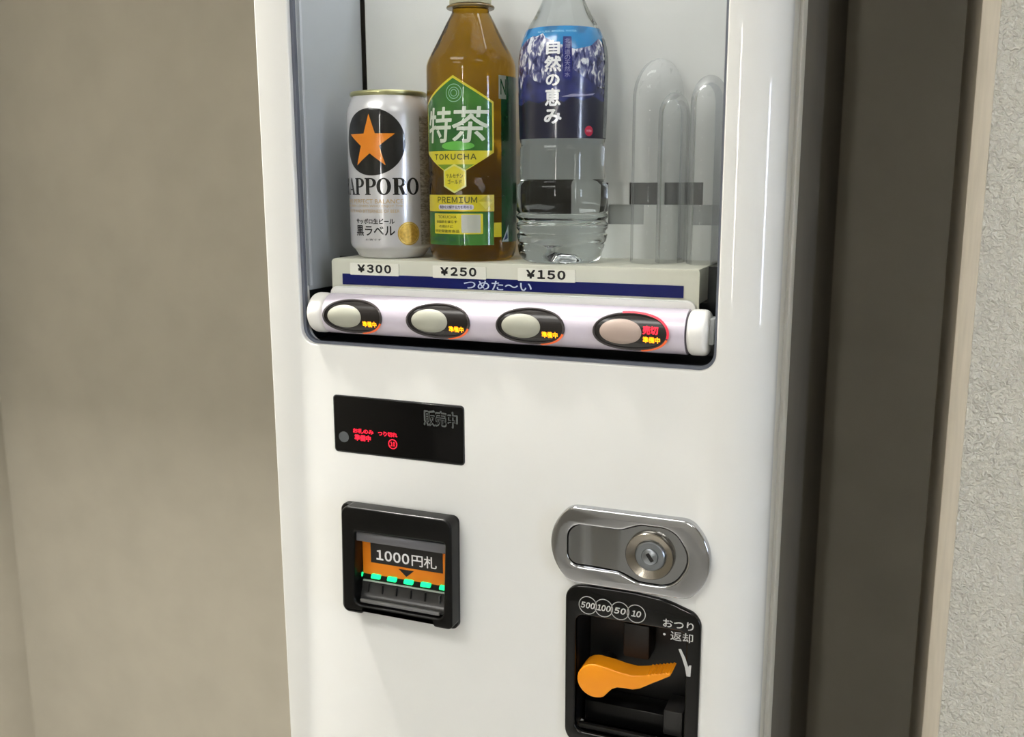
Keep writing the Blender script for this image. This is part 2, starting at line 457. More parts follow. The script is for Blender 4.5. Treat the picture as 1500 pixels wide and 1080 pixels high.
# clear moulded guides in the empty fourth position
cg = clear('clear_moulding', (254, 255, 255), .06, 1.3, .8)
_nt = cg.node_tree; _d = _nt.nodes.new('ShaderNodeBsdfDiffuse'); _d.inputs[0].default_value = (.9, .92, .93, 1)
_m = _nt.nodes.new('ShaderNodeMixShader'); _m.inputs[0].default_value = .12
_o = _nt.nodes['Material Output']; _s = _o.inputs[0].links[0].from_socket
_nt.links.new(_s, _m.inputs[1]); _nt.links.new(_d.outputs[0], _m.inputs[2]); _nt.links.new(_m.outputs[0], _o.inputs[0])
def guide(xc, hw, top, yb, dep, name='product_guide', lab=None):
    """upright half-round clear moulding with a domed top"""
    bm = bmesh.new(); rows = []; n = 14; hs = [-59.5+(top-hw*1.6+59.5)*i/8 for i in range(9)]
    def ring(h, s):
        return [bm.verts.new((xc+hw*s*math.sin(-math.pi/2+math.pi*i/n), yb-dep*s*math.cos(-math.pi/2+math.pi*i/n), h)) for i in range(n+1)]
    for h in hs: rows.append(ring(h, 1))
    for k in range(1, 9):
        t = k/8*math.pi/2; rows.append(ring(hs[-1]+hw*1.6*math.sin(t), max(.04, math.cos(t))))
    for a, b in zip(rows, rows[1:]):
        for i in range(n): bm.faces.new((a[i], a[i+1], b[i+1], b[i]))
    ret = bmesh.ops.solidify(bm, geom=bm.faces[:], thickness=1.1)
    return obj(name, bm, cg, vm, 60, label=lab)
guide(-176, 18, 86, 88, 34, lab='tall clear arched plastic guide')
guide(-164, 11, 62, 86, 22)
guide(-139, 13, 73, 88, 30)
# the shelf: white top and folded front with the price rail
shelf = obj('display_shelf', box(-420, -131.2, 28, 103.5, -84, -59.7, .8), cream, vm, label='cream shelf under the drinks')
fr = plate([rr(-420, -130.3, -100, -59.6, 3)], 25, 26.4, .5)
obj('shelf_front', fr, cream, shelf)
obj('button_bar_lip', plate([rr(-419, -131.5, -93, -80.6, 6)], 20, 22.5, .8), white2, vm, label='white lip above the button bar')
bs = obj('blue_strip', plate([rect(-410, -141, -79.4, -71)], 24.4, 25), navy, vm, label='navy strip reading in white hiragana')
obj('lettering', on_y(text2('つめた〜い', -305.5, -251.5, -79.2, -72.4, .012), 24.2), mat('pale_print', (205, 215, 235), .5), bs)
tagm = mat('price_tag_paper', (236, 234, 222), .5, var=.01)
for i, (a, b, t, ta, tb) in enumerate(((-402.6, -360, '¥300', -396, -366.3), (-331, -287.5, '¥250', -324.7, -295), (-262.3, -218.5, '¥150', -255.7, -225.7))):
    tg = obj('price_tag', plate([rr(a, b, -71.6, -62.4, .5)], 24.0, 24.9), tagm, vm, label='price tag reading '+t)
    obj('lettering', on_y(latin(t, ta, tb, -69.8, -63.2, .045, .16), 23.9), ink, tg)
# dark recess under and beside the bar
rec = box(-434, -106, 60, 62, -140, -60.5); box(-434, -106, 14, 60, -140, -124.5, bm=rec)
box(-112, -106, 14, 60, -124, -60.5, bm=rec); box(-440, -434.2, 14, 60, -124, -84.5, bm=rec)
obj('lower_recess', rec, mat('black_recess', (22, 26, 30), .35), vm)
# the button bar: horizontal tube
def xtube(x0, x1, R, yc, zc, seg=64, rnd=0, bm=None):
    bm = bm or bmesh.new(); rows = []
    prof = [(x0, R)] if not rnd else [(x0+rnd*(1-math.sin(t)), R-rnd*(1-math.cos(t))) for t in [k/5*math.pi/2 for k in range(5, -1, -1)][::-1]]
    prof = []
    if rnd:
        for k in range(6):
            t = k/5*math.pi/2; prof.append((x0+rnd*(1-math.sin(t)), R-rnd*(1-math.cos(t)) if False else R-rnd+rnd*math.sin(t)))
        prof = [(x0+rnd*(1-math.sin(k/5*math.pi/2)), R-rnd*(1-math.cos(math.pi/2-k/5*math.pi/2)) ) for k in range(0)] or [(x0+rnd*(1-math.cos(math.pi/2-0)) , R)][:0]
        prof = [(x0+rnd-rnd*math.cos(t), R-rnd+rnd*math.sin(t)) for t in [k/5*math.pi/2 for k in range(6)]]
        prof += [(x1-rnd+rnd*math.cos(t), R-rnd+rnd*math.sin(t)) for t in [k/5*math.pi/2 for k in range(5, -1, -1)]]
    else: prof = [(x0, R), (x1, R)]
    for x, r in prof: rows.append([bm.verts.new((x, yc-r*math.cos(2*math.pi*i/seg), zc+r*math.sin(2*math.pi*i/seg))) for i in range(seg)])
    for a, b in zip(rows, rows[1:]):
        for i in range(seg): bm.faces.new((a[i], a[(i+1) % seg], b[(i+1) % seg], b[i]))
    bm.faces.new(rows[0]); bm.faces.new(rows[-1])
    return bm
BY, BZ, BR = 13, -100.6, 15.4
bar = obj('button_bar', xtube(-413, -134, BR, BY, BZ), lav, vm, label='pale lavender tube holding the four buttons')
obj('end_cap', xtube(-428.5, -413.5, BR+.15, BY, BZ, rnd=5), white2, vm)
obj('end_cap', xtube(-133.5, -119.5, BR+.15, BY, BZ, rnd=4), white2, vm)
obj('bar_bracket', box(-120.5, -116, 8, 20, -108, -90, 1.5), mat('clear_grey_bracket', (170, 174, 174), .3), vm)
def bend(bm, off, step=1.5):
    """flat (x,z about the bar axis) sheet bent over the tube"""
    cut(bm, step, 1)
    for v in bm.verts:
        a = v.co.y/BR; r = BR+off+v.co.z
        v.co = Vector((v.co.x, BY-r*math.cos(a), BZ+r*math.sin(a)))
    return bm
bezel_m = mat('black_button_bezel', (34, 31, 30), .22, var=.05)
rim_m = mat('grey_black_rim', (66, 62, 62), .2)
face_m = mat('grey_button_face', (166, 167, 153), .5, var=.02)
face_p = mat('red_lit_button_face', (176, 158, 147), .5, var=.02)  # glow of the red light tinted into the face colour
amber = mat('amber_light', (255, 170, 20), emit=(255, 165, 10), es=1.6)
redl = mat('red_light', (255, 40, 60), emit=(255, 30, 60), es=1.3)
dim_amber = mat('amber_rim_glow', (200, 90, 40), .4, emit=(255, 110, 50), es=.4)
dim_red = mat('red_rim_glow', (220, 40, 60), .4, emit=(255, 30, 60), es=.5)
def ring_arc(cx, cz, a, b, t0, t1, w, off, h=.5):
    n = 24; o = [(cx+(a)*math.cos(math.radians(t0+(t1-t0)*i/n)), cz+(b)*math.sin(math.radians(t0+(t1-t0)*i/n))) for i in range(n+1)]
    i_ = [(cx+(a-w)*math.cos(math.radians(t0+(t1-t0)*i/n)), cz+(b-w)*math.sin(math.radians(t0+(t1-t0)*i/n))) for i in range(n+1)]
    bm = bmesh.new()
    for k in range(n):
        bm.faces.new([bm.verts.new((p[0], p[1], 0)) for p in (o[k], o[k+1], i_[k+1], i_[k])])
    bmesh.ops.remove_doubles(bm, verts=bm.verts, dist=.001)
    return bend(bm, off)
def dome(cx, cz, a, b, base, h, n=10, seg=48):
    bm = bmesh.new(); prev = None
    for k in range(n+1):
        s = 1-k/n; hh = base+h*math.sqrt(max(0, 1-s*s)) if False else base+h*(1-s**4)
        row = [bm.verts.new((cx+a*s*math.cos(2*math.pi*i/seg), cz+b*s*math.sin(2*math.pi*i/seg), hh)) for i in range(seg)] if s > 0 else [bm.verts.new((cx, cz, hh))]
        if prev:
            for i in range(seg):
                j = (i+1) % seg
                if len(row) == 1: bm.faces.new((prev[i], prev[j], row[0]))
                else: bm.faces.new((prev[i], prev[j], row[j], row[i]))
        prev = row
    return bm
for i, (xc, w, g) in enumerate(((-386, 25.6, 0), (-314.3, 25.6, 0), (-242.6, 25.6, 0), (-170.4, 26.2, 1))):
    lab = ['push button under the ¥300 tag', 'push button under the ¥250 tag', 'push button under the ¥150 tag', 'fourth push button with red and amber lights'][i]
    bm = flat([ell(xc, 0, w, 13.4)]); bb = bend(bm, .5)
    b_ = obj('selection_button', bb, bezel_m, vm, label=lab)
    # raised rim
    pts = []
    for k in range(65):
        t = 2*math.pi*k/64; a_ = 13.0*math.sin(t)/BR; r = BR+.9
        pts.append((xc+(w-.6)*math.cos(t), BY-r*math.cos(a_), BZ+r*math.sin(a_)))
    obj('rim', tube(pts, .85, 8), rim_m, b_)
    obj('button_face', bend(dome(xc-6.8, 0, 14.6, 8.6, .3, 1.3), .5), face_p if g else face_m, b_, 60)
    obj('amber_lettering', bend(text2('準備中', xc+8.6, xc+20.4, -6.6 if g else -7.2, -2.2 if g else -2.6, .035), .75), amber, b_)
    obj('amber_glow', ring_arc(xc, 0, w+.5, 14.1, -75, -15, 1.5, 1.9), dim_amber, b_)
    if g:
        obj('red_lettering', bend(text2('売切', xc+8.6, xc+19, -.8, 4.8, .035), .75), redl, b_)
        obj('red_glow', ring_arc(xc, 0, w+.5, 14.1, -12, 105, 1.5, 1.9), dim_red, b_)
# ------------------------------------------------------------------ status display
dp = obj('status_display', plate([rr(-406.2, -295.9, -207.2, -163.1, 2.5)], -1.2, 1, .7), mat('black_gloss_display', (4, 4, 5), .12, spec=.35), vm, label='black status display with red characters')
obj('display_rim', plate([rr(-406.9, -295.2, -207.9, -162.4, 3), rr(-405.9, -296.2, -206.9, -163.4, 2.4)], -.8, 1, .3), mat('dark_rim', (50, 52, 54), .3), dp)
obj('sensor_dot', plate([ell(-398, -195.4, 4.4, 4.2)], -1.5, -1.2), mat('grey_sensor', (92, 96, 98), .5), dp)
dred = mat('display_red', (255, 30, 60), emit=(255, 26, 56), es=.95)
obj('red_lettering', on_y(text2('お札のみ', -389.6, -371.5, -191.3, -187.4, .035), -1.3), dred, dp)
obj('red_lettering', on_y(text2('準備中', -388.4, -374, -197.2, -192.2, .045), -1.3), dred, dp)
obj('red_lettering', on_y(text2('つり切れ', -367.6, -350.8, -191.6, -187.8, .035), -1.3), dred, dp)
bm = plate([ell(-355, -197, 3.9, 3.9, 32), ell(-355, -197, 3.2, 3.2, 32)], -1.35, -1.25)
obj('red_ring', bm, dred, dp)
obj('red_lettering', on_y(latin('10', -357, -353, -198.8, -195.2, .03), -1.3), dred, dp)
og = mat('grey_outline_print', (84, 88, 88), .5)
obj('grey_lettering', on_y(text2('販売中', -328.3, -299.9, -180, -167.4, .045), -1.32), og, dp)
obj('letter_infill', on_y(text2('販売中', -326.9, -301.3, -178.6, -168.9, -.006), -1.42), MATS['black_gloss_display'], dp)
# ------------------------------------------------------------------ banknote slot
bh = obj('banknote_slot', plate([rp([(-403, -339, 6), (-387, -339, 4), (-383, -331, 0), (-320, -331, 0), (-316, -338, 4), (-301, -338, 5), (-300.5, -247.6, 5), (-401, -247.6, 6)]), rp([(-387, -328, 5), (-306, -328, 5), (-304, -263, 2), (-387, -263, 2)])], -5, 1, 1.5), black, vm, label='black banknote slot housing')
obj('frame', plate([rp([(-395, -333, 5), (-378, -333, 4), (-375.5, -328.5, 0), (-318, -328.5, 0), (-315.5, -333, 3), (-300.2, -333, 4), (-299.6, -246, 7), (-394, -246, 7)]), rp([(-384.5, -325.5, 6), (-307.5, -325.5, 6), (-305, -264.5, 2), (-382.5, -265.5, 2)])], -16.5, -4.5, 1.7, 4), black, bh)
ins = obj('slot_interior', box(-387, -304, -2.5, .5, -328, -262), blackm, bh)
obj('cover_band', box(-386.5, -305.5, -13, -9, -274.5, -266.5, 1.2), mat('smoked_cover', (96, 96, 100), .25), bh, label='smoked grey strip over the slot')
op = obj('orange_plate', plate([rect(-383, -309.5, -304.2, -274)], -4, -2.5), mat('orange_print', (226, 128, 10), .5), bh, label='orange plate reading 1000 yen note')
BL = lambda q: bh
obj('black_panel', plate([rect(-375.5, -313, -294, -276.5)], -4.4, -4), mat('label_black', (30, 28, 26), .5), bh)
obj('white_lettering', on_y(latin('1000', -370.5, -341.5, -291.2, -282.6, .03, .1), -4.5), print_w, bh)
obj('white_lettering', on_y(text2('円札', -339.5, -318, -291.6, -282.0, .012), -4.5), print_w, bh)
obj('arrow_mark', plate([[(-351, -296), (-338, -296), (-344.5, -301.6)]], -4.4, -4), MATS['label_black'], bh)
green = mat('green_light', (20, 255, 150), emit=(20, 245, 140), es=1.3)
for gx, wd in ((-385.2, 5), (-371.3, 9), (-357, 9), (-342.4, 9), (-327.6, 9.5), (-313.3, 6)):
    obj('green_light', plate([rp([(gx-wd/2, -307.2, .8), (gx+wd/2-1, -307.2, .8), (gx+wd/2, -303.4, .8), (gx-wd/2+1, -303.4, .8)], 4)], -5.5, -4, .3), green, bh)
smoke = mat('smoked_grey_plastic', (52, 52, 52), .25)
obj('guide_bar', box(-382, -309, -6.5, -5, -309.6, -308.4, .3), mat('light_guide_grey', (165, 172, 166), .35), bh)
tr = bmesh.new(); rows = []
for k in range(9):
    t = k/8*math.pi/2; rows.append((-4-8*(1-math.cos(t)), -311-13*math.sin(t)))
for a, b in zip(rows, rows[1:]):
    bm_v = [tr.verts.new(c) for c in ((-385, a[0], a[1]), (-307.5, a[0], a[1]), (-307.5, b[0], b[1]), (-385, b[0], b[1]))]
    tr.faces.new(bm_v)
bmesh.ops.remove_doubles(tr, verts=tr.verts, dist=.01)
obj('note_tray', tr, smoke, bh)
for k in range(6):
    x = -378+k*12.5
    obj('tray_rib', box(x-.4, x+.4, -6.6, -3.6, -318.5, -312, .3), grey if k == 5 else mat('dark_rib', (26, 26, 26), .3), bh)
obj('tray_lip', box(-381, -312, -14, -12, -324.6, -321.4, .8), mat('lip_grey', (110, 110, 110), .3), bh)
# ------------------------------------------------------------------ handle lock
def lock_outline(d=0):
    R = 34.6; pts = []
    for s, cx in ((1, -130+0), (-1, -206.5)):
        c = cx+s*(19-34.6)+(0)
        a = math.asin(28.6/34.6)
        rng = [(-a+2*a*k/20) for k in range(21)]
        for t in rng:
            pts.append((c+s*R*math.cos(t), -255.6+(s*R*math.sin(t))))
    sm = []
    for i, p in enumerate(pts):
        if i in (0, 20, 21, 41):
            q, r_ = pts[i-1], pts[(i+1) % 42]; L = 5.0
            P0 = Vector(p); A = P0+(Vector(q)-P0).normalized()*L; B = P0+(Vector(r_)-P0).normalized()*L
            for k in range(7):
                t = k/6; sm.append(tuple((1-t)**2*A+2*t*(1-t)*P0+t*t*B))
        elif i in (1, 19, 22, 40): continue
        else: sm.append(p)
    return sm
lo = lock_outline()
hole = rp([(-212.5, -240, 10), (-174, -240, 14), (-160, -234.6, 18), (-136, -234.6, 18), (-123.5, -255.4, 18), (-136, -277, 18), (-160, -277, 18), (-174, -271.4, 14), (-212.5, -271.4, 10)], 8)
lk = obj('handle_lock', plate([lo, hole], -6, 1, 1.7, 5), chrome, vm, 40, label='chrome oval lock plate with keyhole')
inner = inset(orient(hole, True), .7)
bm = bmesh.new()
il = [p for p in inner if True]
fvs = []
def hy(x): return -6.0+4.2*min(1, max(0, (x+211)/8.5)) if x < -202 else (-1.8 if x < -196 else -1.8-2.2*min(1, (x+196)/22))
cap = flat([inner]); cut(cap, 2.5, 0)
for v in cap.verts: v.co = Vector((v.co.x, hy(v.co.x), v.co.y))
obj('pull_handle', cap, mat('polished_steel', (172, 175, 178), .16, 1), lk, 60)
obj('handle_seat', box(-213, -123, -.6, .6, -277, -234), blackm, lk)
obj('lock_bezel', disc_y([(17.2, -3.4), (17.2, -7.2), (16.4, -8.2), (11.6, -6.6), (10.6, -6.2), (10.6, -3)], -152.5, -255.6), satin, lk, 50, label='satin steel ring of the lock')
obj('lock_plug', disc_y([(10.4, -3), (10.4, -7.4), (9.8, -8.0), (6.0, -8.0), (5.8, -7.4), (5.6, -8.6), (5.0, -9.0), (0, -9.0)], -152, -255.6), satin2, lk, 40)
ks = bmesh.new(); kk = rr(-1.3, 1.3, -3.3, 3.3, .4); ca, sa = math.cos(.62), math.sin(.62)
obj('keyhole', plate([[(-151.8+x*ca-z*sa, -255.8+x*sa+z*ca) for x, z in kk]], -9.2, -8.5), ink, lk)
# ------------------------------------------------------------------ coin unit
cu_out = rp([(-215, -413, 12), (-116, -413, 12), (-116, -301, 11), (-121, -294.5, 10), (-140, -288.2, 60), (-165, -286, 120), (-200, -286.3, 60), (-215, -289, 11)], 8)
cu = obj('coin_return_unit', plate([cu_out, rr(-207, -126, -402, -309.5, 6)], -3, 1, 1.6, 4), mat('glossy_black_plastic', (7, 7, 7), .12), vm, label='glossy black coin return bezel')
# recess box behind
rb = box(-208, -125, 34, 36, -404, -307); box(-209, -207, -1, 36, -404, -307, bm=rb); box(-126, -124, -1, 36, -404, -307, bm=rb)
box(-209, -124, -1, 36, -309, -307, bm=rb); box(-209, -124, -1, 36, -404, -402, bm=rb)
obj('coin_recess', rb, blackm, cu)
obj('coin_chute', box(-176, -156, 14, 33, -345, -318, 2), mat('dark_brown_plastic', (20, 15, 12), .5), cu)
obj('tray_edge', box(-204, -143, 12, 33, -401, -384, .8), black, cu)
obj('tray_edge', box(-206, -128, 1, 5, -401.5, -397.5, 1), blackm, cu)
obj('tray_block', box(-143, -129, 8, 33, -397, -377.5, 1.2), mat('charcoal_plastic', (40, 40, 40), .4), cu)
lever_pts = []
for k in range(22):
    t = math.radians(78+k*(222/21)); lever_pts.append((-191.8+13.4*math.cos(t), -359+13*math.sin(t)))
lever_pts += [(-182, -366.5), (-179, -363), (-175, -360.8), (-170, -360.3), (-163.5, -360.2), (-158, -358.2), (-150, -353), (-136.8, -344.6), (-135.4, -341.8)]
ser = []
for k in range(7): ser += [(-137.2-k*2.6, -341.2-k*.75), (-138.0-k*2.6, -342.4-k*.75)]
lever_pts += ser+[(-158, -348), (-164, -349.2), (-172, -348.6), (-182, -346.9)]
obj('return_lever', plate([lever_pts], -3.5, 12.5, 1.0, 3), mat('orange_plastic', (236, 146, 18), .38, var=.03), cu, 40, label='orange coin return lever')
obj('lever_axle', disc_y([(6, 12), (6, 34)], -191.8, -359), blackm, cu)
cp = mat('grey_ring_print', (168, 168, 166), .5)
for k, (cx, t, hw) in enumerate(((-197.8, '500', 5.3), (-185.9, '100', 5.2), (-173.9, '50', 4.4), (-162, '10', 3.6))):
    cz = -301.0-.15*k; n = 40
    obj('coin_symbol', plate([ell(cx, cz, 6.9, 6.9, n), ell(cx, cz, 6.3, 6.3, n)], -3.12, -2.9), cp, cu)
    obj('lettering', on_y(latin(t, cx-hw, cx+hw, cz-2.4, cz+2.4, .035, .06, shear=.2), -3.14), print_g, cu)
obj('lettering', on_y(text2('おつり', -142.6, -121, -307.6, -301.4, .012), -3.14), print_g, cu)
obj('lettering', on_y(text2('・返却', -142.4, -121.2, -316.6, -309.8, .008), -3.14), print_g, cu)
ar = [(-131.2, -322.6), (-129.4, -322.2), (-126.2, -328.5), (-123.9, -335), (-123.5, -333.6), (-121.8, -333.2), (-122.2, -341.8), (-125, -342), (-126.2, -335.5), (-128.6, -328.5)]
obj('arrow_mark', plate([ar], -3.12, -2.9), print_g, cu)

# ------------------------------------------------------------------ beer can
SH = -59.6
def roty(b, deg): return b
CX, CY = -385, 60.5
can = empty('drink_can', (CX, CY, SH), 'white beer can with orange star on a black disc, left of the two bottles', 'can')
cprof = [(0, 4), (21, 4), (23.5, .3), (25, .2), (26.5, 1.6), (28, 4), (30.6, 7.2), (31.6, 7.8), (32.6, 9.8), (33, 12), (33, 109), (32.7, 112.2), (31.6, 115.8), (30.2, 119.6), (28.9, 122.2), (28.4, 123.4)]
can_w = mat('white_lacquered_aluminium', (212, 210, 212), .25, .25, var=.01, coat=1)
obj('body', lathe(cprof, CX, CY, SH), can_w, can, 50)
obj('lid', lathe([(28.4, 123.2), (29.4, 123.9), (29.8, 125.2), (29.4, 126.6), (28.6, 127), (27.8, 126.4), (27.4, 123), (26, 121.5), (0, 121.5)], CX, CY, SH), mat('pale_gold_aluminium', (176, 174, 130), .3, .7), can, 50, label='pale gold lid rim')
crf = interp([p for p in cprof if p[1] > 6])
def cw(b, off, step=2): return wrap(b, CX, CY, SH, 33, off, 3.3, crf, step, 3)
ink_g = mat('gloss_black_print', (16, 16, 17), .35, coat=.7, spec=.2)
cdisc = obj('black_disc', cw(flat([ell(.3, 88.6, 26.6, 25, 72)]), .12), ink_g, can)
star = [(-1+(21 if k % 2 == 0 else 8.1)*math.sin(k*math.pi/5), 88.2+(21 if k % 2 == 0 else 8.1)*math.cos(k*math.pi/5)) for k in range(10)]
obj('star', cw(flat([star]), .25), mat('orange_star_print', (228, 132, 14), .3, coat=.4), can)
# condensed serif capitals
def glyph(ch, x, z, w, h):
    t = w*.32; s = w*.10; hs = h*.07
    def X(a): return x+a*w
    def Q(a): return z+a*h
    if ch == 'O': return [[ell(X(.5), Q(.5), w*.5, h*.51, 32), ell(X(.5), Q(.5), w*.24, h*.43, 32)]]
    def bowl(z0, z1):
        o = [(X(.1), Q(z0)), (X(.55), Q(z0))]+[(X(.55)+w*.45*math.sin(a), Q((z0+z1)/2)-(z1-z0)/2*h*math.cos(a)) for a in [math.pi*k/12 for k in range(1, 12)]]+[(X(.55), Q(z1)), (X(.1), Q(z1))]
        i = [(X(.3), Q(z0)+hs), (X(.52), Q(z0)+hs)]+[(X(.52)+w*.2*math.sin(a), Q((z0+z1)/2)-((z1-z0)/2*h-hs)*math.cos(a)) for a in [math.pi*k/12 for k in range(1, 12)]]+[(X(.52), Q(z1)-hs), (X(.3), Q(z1)-hs)]
        return [o, i]
    stem = [rect(X(.1), X(.1)+t, Q(0), Q(1))]
    foot = [rect(X(0), X(.1)+t+s, Q(0), Q(0)+hs)]; head = [rect(X(0), X(.2), Q(1)-hs, Q(1))]
    if ch == 'P': return [stem, foot, head, bowl(.44, 1)]
    if ch == 'R': return [stem, foot, head, bowl(.48, 1), [[(X(.45), Q(.5)), (X(.72), Q(.5)), (X(1.0), Q(0)), (X(.7), Q(0))]], [rect(X(.7), X(1.08), Q(0), Q(0)+hs)]]
    if ch == 'A': return [[[(X(.45), Q(1)), (X(.58), Q(1)), (X(.98), Q(0)), (X(.68), Q(0))]], [[(X(.45), Q(1)), (X(.52), Q(1)), (X(.2), Q(0)), (X(.1), Q(0))]], [rect(X(.26), X(.78), Q(.28), Q(.28)+hs)], [rect(X(0), X(.32), Q(0), Q(0)+hs)], [rect(X(.6), X(1.08), Q(0), Q(0)+hs)]]
    return []
gl = [('A', -26.2, 10.2), ('P', -15.4, 9.8), ('P', -5, 9.8), ('O', 5.0, 11.2), ('R', 17.4, 10.2), ('O', 28.4, 10.6)]
lb = bmesh.new(); k_ = 0
lb = text2('S', -36.6, -27.6, 49, 61.8, .03)
for ch, x, w in gl:
    for loops in glyph(ch, x-1.2, 49, w, 12.8): lb = merge(lb, flat(loops))
obj('brand_lettering', cw(lb, .2), ink_g, can)
gold = mat('gold_print', (168, 138, 84), .5)
g = text2('THE PERFECT BALANCE', -30, 24, 42.6, 45.8, .0)
g = merge(g, text2('FOR BEER LOVERS WHO ENJOY THE', -30, 24, 39.3, 41.6, .0)); g = merge(g, text2('TASTE AND BITTERNESS OF BEER', -27, 21, 35.6, 37.9, .0))
obj('gold_lettering', cw(g, .2), gold, can)
g = text2('サッポロ生ビール', -16.5, 17, 27.0, 31.2, .03); g = merge(g, text2('黒ラベル', -16.6, 17.2, 17.8, 26.0, .02)); g = merge(g, text2('お酒です', -7, 6.5, 14.4, 16.0, .0))
obj('black_lettering', cw(g, .2), ink_g, can)
obj('gold_medal', cw(flat([ell(28.3, 19.6, 9.2, 9.0, 40)]), .2), mat('gold_foil', (190, 152, 60), .35, .4, var=.25, vscale=500), can)
obj('medal_ring', cw(flat([ell(28.3, 19.6, 8.4, 8.2, 40), ell(28.3, 19.6, 7.9, 7.7, 40)]), .28), mat('light_gold', (215, 190, 110), .4, .3), can)
b = bmesh.new()
obj('side_panel_print', cw(flat([rect(39.5, 58, 10.5, 108)]), .2), mat('grey_panel_print', (124, 120, 108), .4, var=.35, vscale=260, col2=(190, 186, 176), stretch=(1, 1, 3)), can)

# ------------------------------------------------------------------ tea bottle
TX, TY, TR = -314, 60.5, 33.6
tea = empty('tea_bottle', (TX, TY, SH), 'plastic bottle of amber green tea with a green and yellow hexagonal label', 'bottle')
tprof = [(0, 5), (14, 4), (24, .4), (28, .2), (31, 2.2), (32.6, 6), (33.4, 10), (33.4, 12), (33.6, 14), (33.6, 60), (32.6, 61.5), (32.6, 63.5), (33.6, 65), (33.6, 140), (33.5, 143.5), (32.6, 147), (30.6, 151.5), (26.5, 159), (22.4, 166.5), (18.4, 174), (15.2, 179.5), (13.8, 182), (13.4, 184)]
tea_m = mat('amber_tea', (178, 134, 30), .03, trans=1, ior=1.33, var=.02)
MATS['amber_tea'].node_tree.nodes['Principled BSDF'].inputs['Specular IOR Level'].default_value = .5
def tfl(a, h):
    if h < 144 or h > 181: 
        if h < 12: return .02*math.cos(a*10)*(1-h/12)
        return 0
    k = math.sin((h-144)/37*math.pi)
    return -.035*k*abs(math.sin(a*4))**.6+.012*k
def dense(pr, s=2.0):
    out = []
    for (r0, h0), (r1, h1) in zip(pr, pr[1:]):
        n = max(1, int(abs(h1-h0)/s)) if h0 > 140 else 1
        for i in range(n): out.append((r0+(r1-r0)*i/n, h0+(h1-h0)*i/n))
    return out+[pr[-1]]
obj('body', lathe(dense(tprof)+[(13.4, 190), (0, 190)], TX, TY, SH, 96, tfl), tea_m, tea, 40)
capm = mat('cream_bottle_cap', (190, 186, 160), .4)
obj('neck_ring', lathe([(13.6, 184.2), (17.6, 184.4), (18, 185.2), (17.6, 186), (13.6, 186.4)], TX, TY, SH), mat('amber_collar', (150, 128, 84), .2, trans=.4), tea)
cap_fl = lambda a, h: .012*math.cos(a*60) if h > 191 else 0
obj('cap', lathe([(13.7, 187), (15.4, 187), (15.6, 187.6), (15.6, 190), (15.2, 190.4), (15.7, 191), (15.7, 204), (15, 205.6), (13.6, 206), (0, 206)], TX, TY, SH, 120, cap_fl), capm, tea, 40, label='cream screw cap')
trf = interp([p for p in tprof if p[1] > 8])
TPH = -1.3
def tw(b, off, step=2): return wrap(b, TX, TY, SH, 34, off, TPH, lambda h: 33.6, step)
lg = mat('green_label_film', (24, 88, 46), .4, var=.2, vscale=28, coat=.7, spec=.2, col2=(66, 124, 44))
ly = mat('yellow_label_film', (208, 196, 40), .3, var=.06, coat=.4)
lt = mat('olive_lettering', (78, 84, 20), .4)
lwht = mat('silver_white_lettering', (205, 214, 198), .35)
hexo = [(1.4, 134.2), (32, 115.6), (32, 79.6), (6, 64), (-3, 64), (-29.2, 79.6), (-29.2, 115.6)]
hx = obj('hexagon_label', tw(flat([hexo]), .12), ly, tea, label='green hexagon label with white characters')
hexi = [(1.4, 132.3), (30.6, 114.6), (30.6, 87), (30.6, 81), (-27.8, 81), (-27.8, 114.6)]
obj('green_field', tw(flat([hexi]), .22), lg, hx)
low = [(-15, 71), (17.6, 71), (6, 65.6), (-3, 65.6)]
obj('green_foot', tw(flat([[(-14, 71.2), (17, 71.2), (6, 65), (-3, 65)]]), .22), mat('olive_green_film', (110, 140, 30), .3, coat=.4), hx)
obj('leaf_highlight', tw(flat([ell(4, 84.5, 13, 3.2, 32)]), .3), mat('lime_print', (96, 178, 70), .3, coat=.4), hx)
em = mat('pale_green_line', (130, 180, 150), .4)
for r in (6.4, 4.2, 2.6):
    obj('emblem_ring', tw(flat([ell(2.0, 121.8, r, r, 36), ell(2.0, 121.8, r-.5, r-.5, 36)]), .34), em, hx)
obj('large_characters', tw(merge(text2('特', -24.4, 0.2, 86.8, 112.2, .014, shear=.1), text2('茶', .2, 28.2, 86.6, 112.4, .012, shear=.1)), .42, 1.5), lwht, hx)
obj('yellow_lettering', tw(latin('TOKUCHA', -17, 18.4, 74.6, 78.8, .03, .16), .3), lt, hx)
hh = [(1.6, 71.6), (10.8, 67), (10.8, 55.4), (1.6, 50.4), (-7.6, 55.4), (-7.6, 67)]
sx = obj('small_hexagon', tw(flat([hh]), .32), mat('pale_yellow_border', (205, 205, 120), .3), tea)
hi = [(1.6, 70.2), (9.8, 66.2), (9.8, 56.2), (1.6, 51.9), (-6.6, 56.2), (-6.6, 66.2)]
obj('yellow_field', tw(flat([hi]), .4), ly, sx)
obj('lettering', tw(merge(text2('ケルセチン', -5.2, 8.4, 61.4, 64.6, .02), text2('ゴールド', -4, 7.2, 57.0, 60.4, .02)), .5), lt, sx)
pm = obj('yellow_band', tw(flat([rect(-28.6, 32, 37.2, 49.2)]), .15), mat('gold_yellow_film', (200, 184, 34), .3, coat=.4), tea, label='yellow band with olive lettering')
obj('lettering', tw(latin('PREMIUM', -14.4, 18.6, 43.4, 47.8, .02, .14), .25), lt, pm)
obj('white_pill', tw(flat([rr(-13.4, 16, 38.4, 42.2, 1.6)]), .25), mat('pale_lilac', (205, 200, 215), .4), pm)
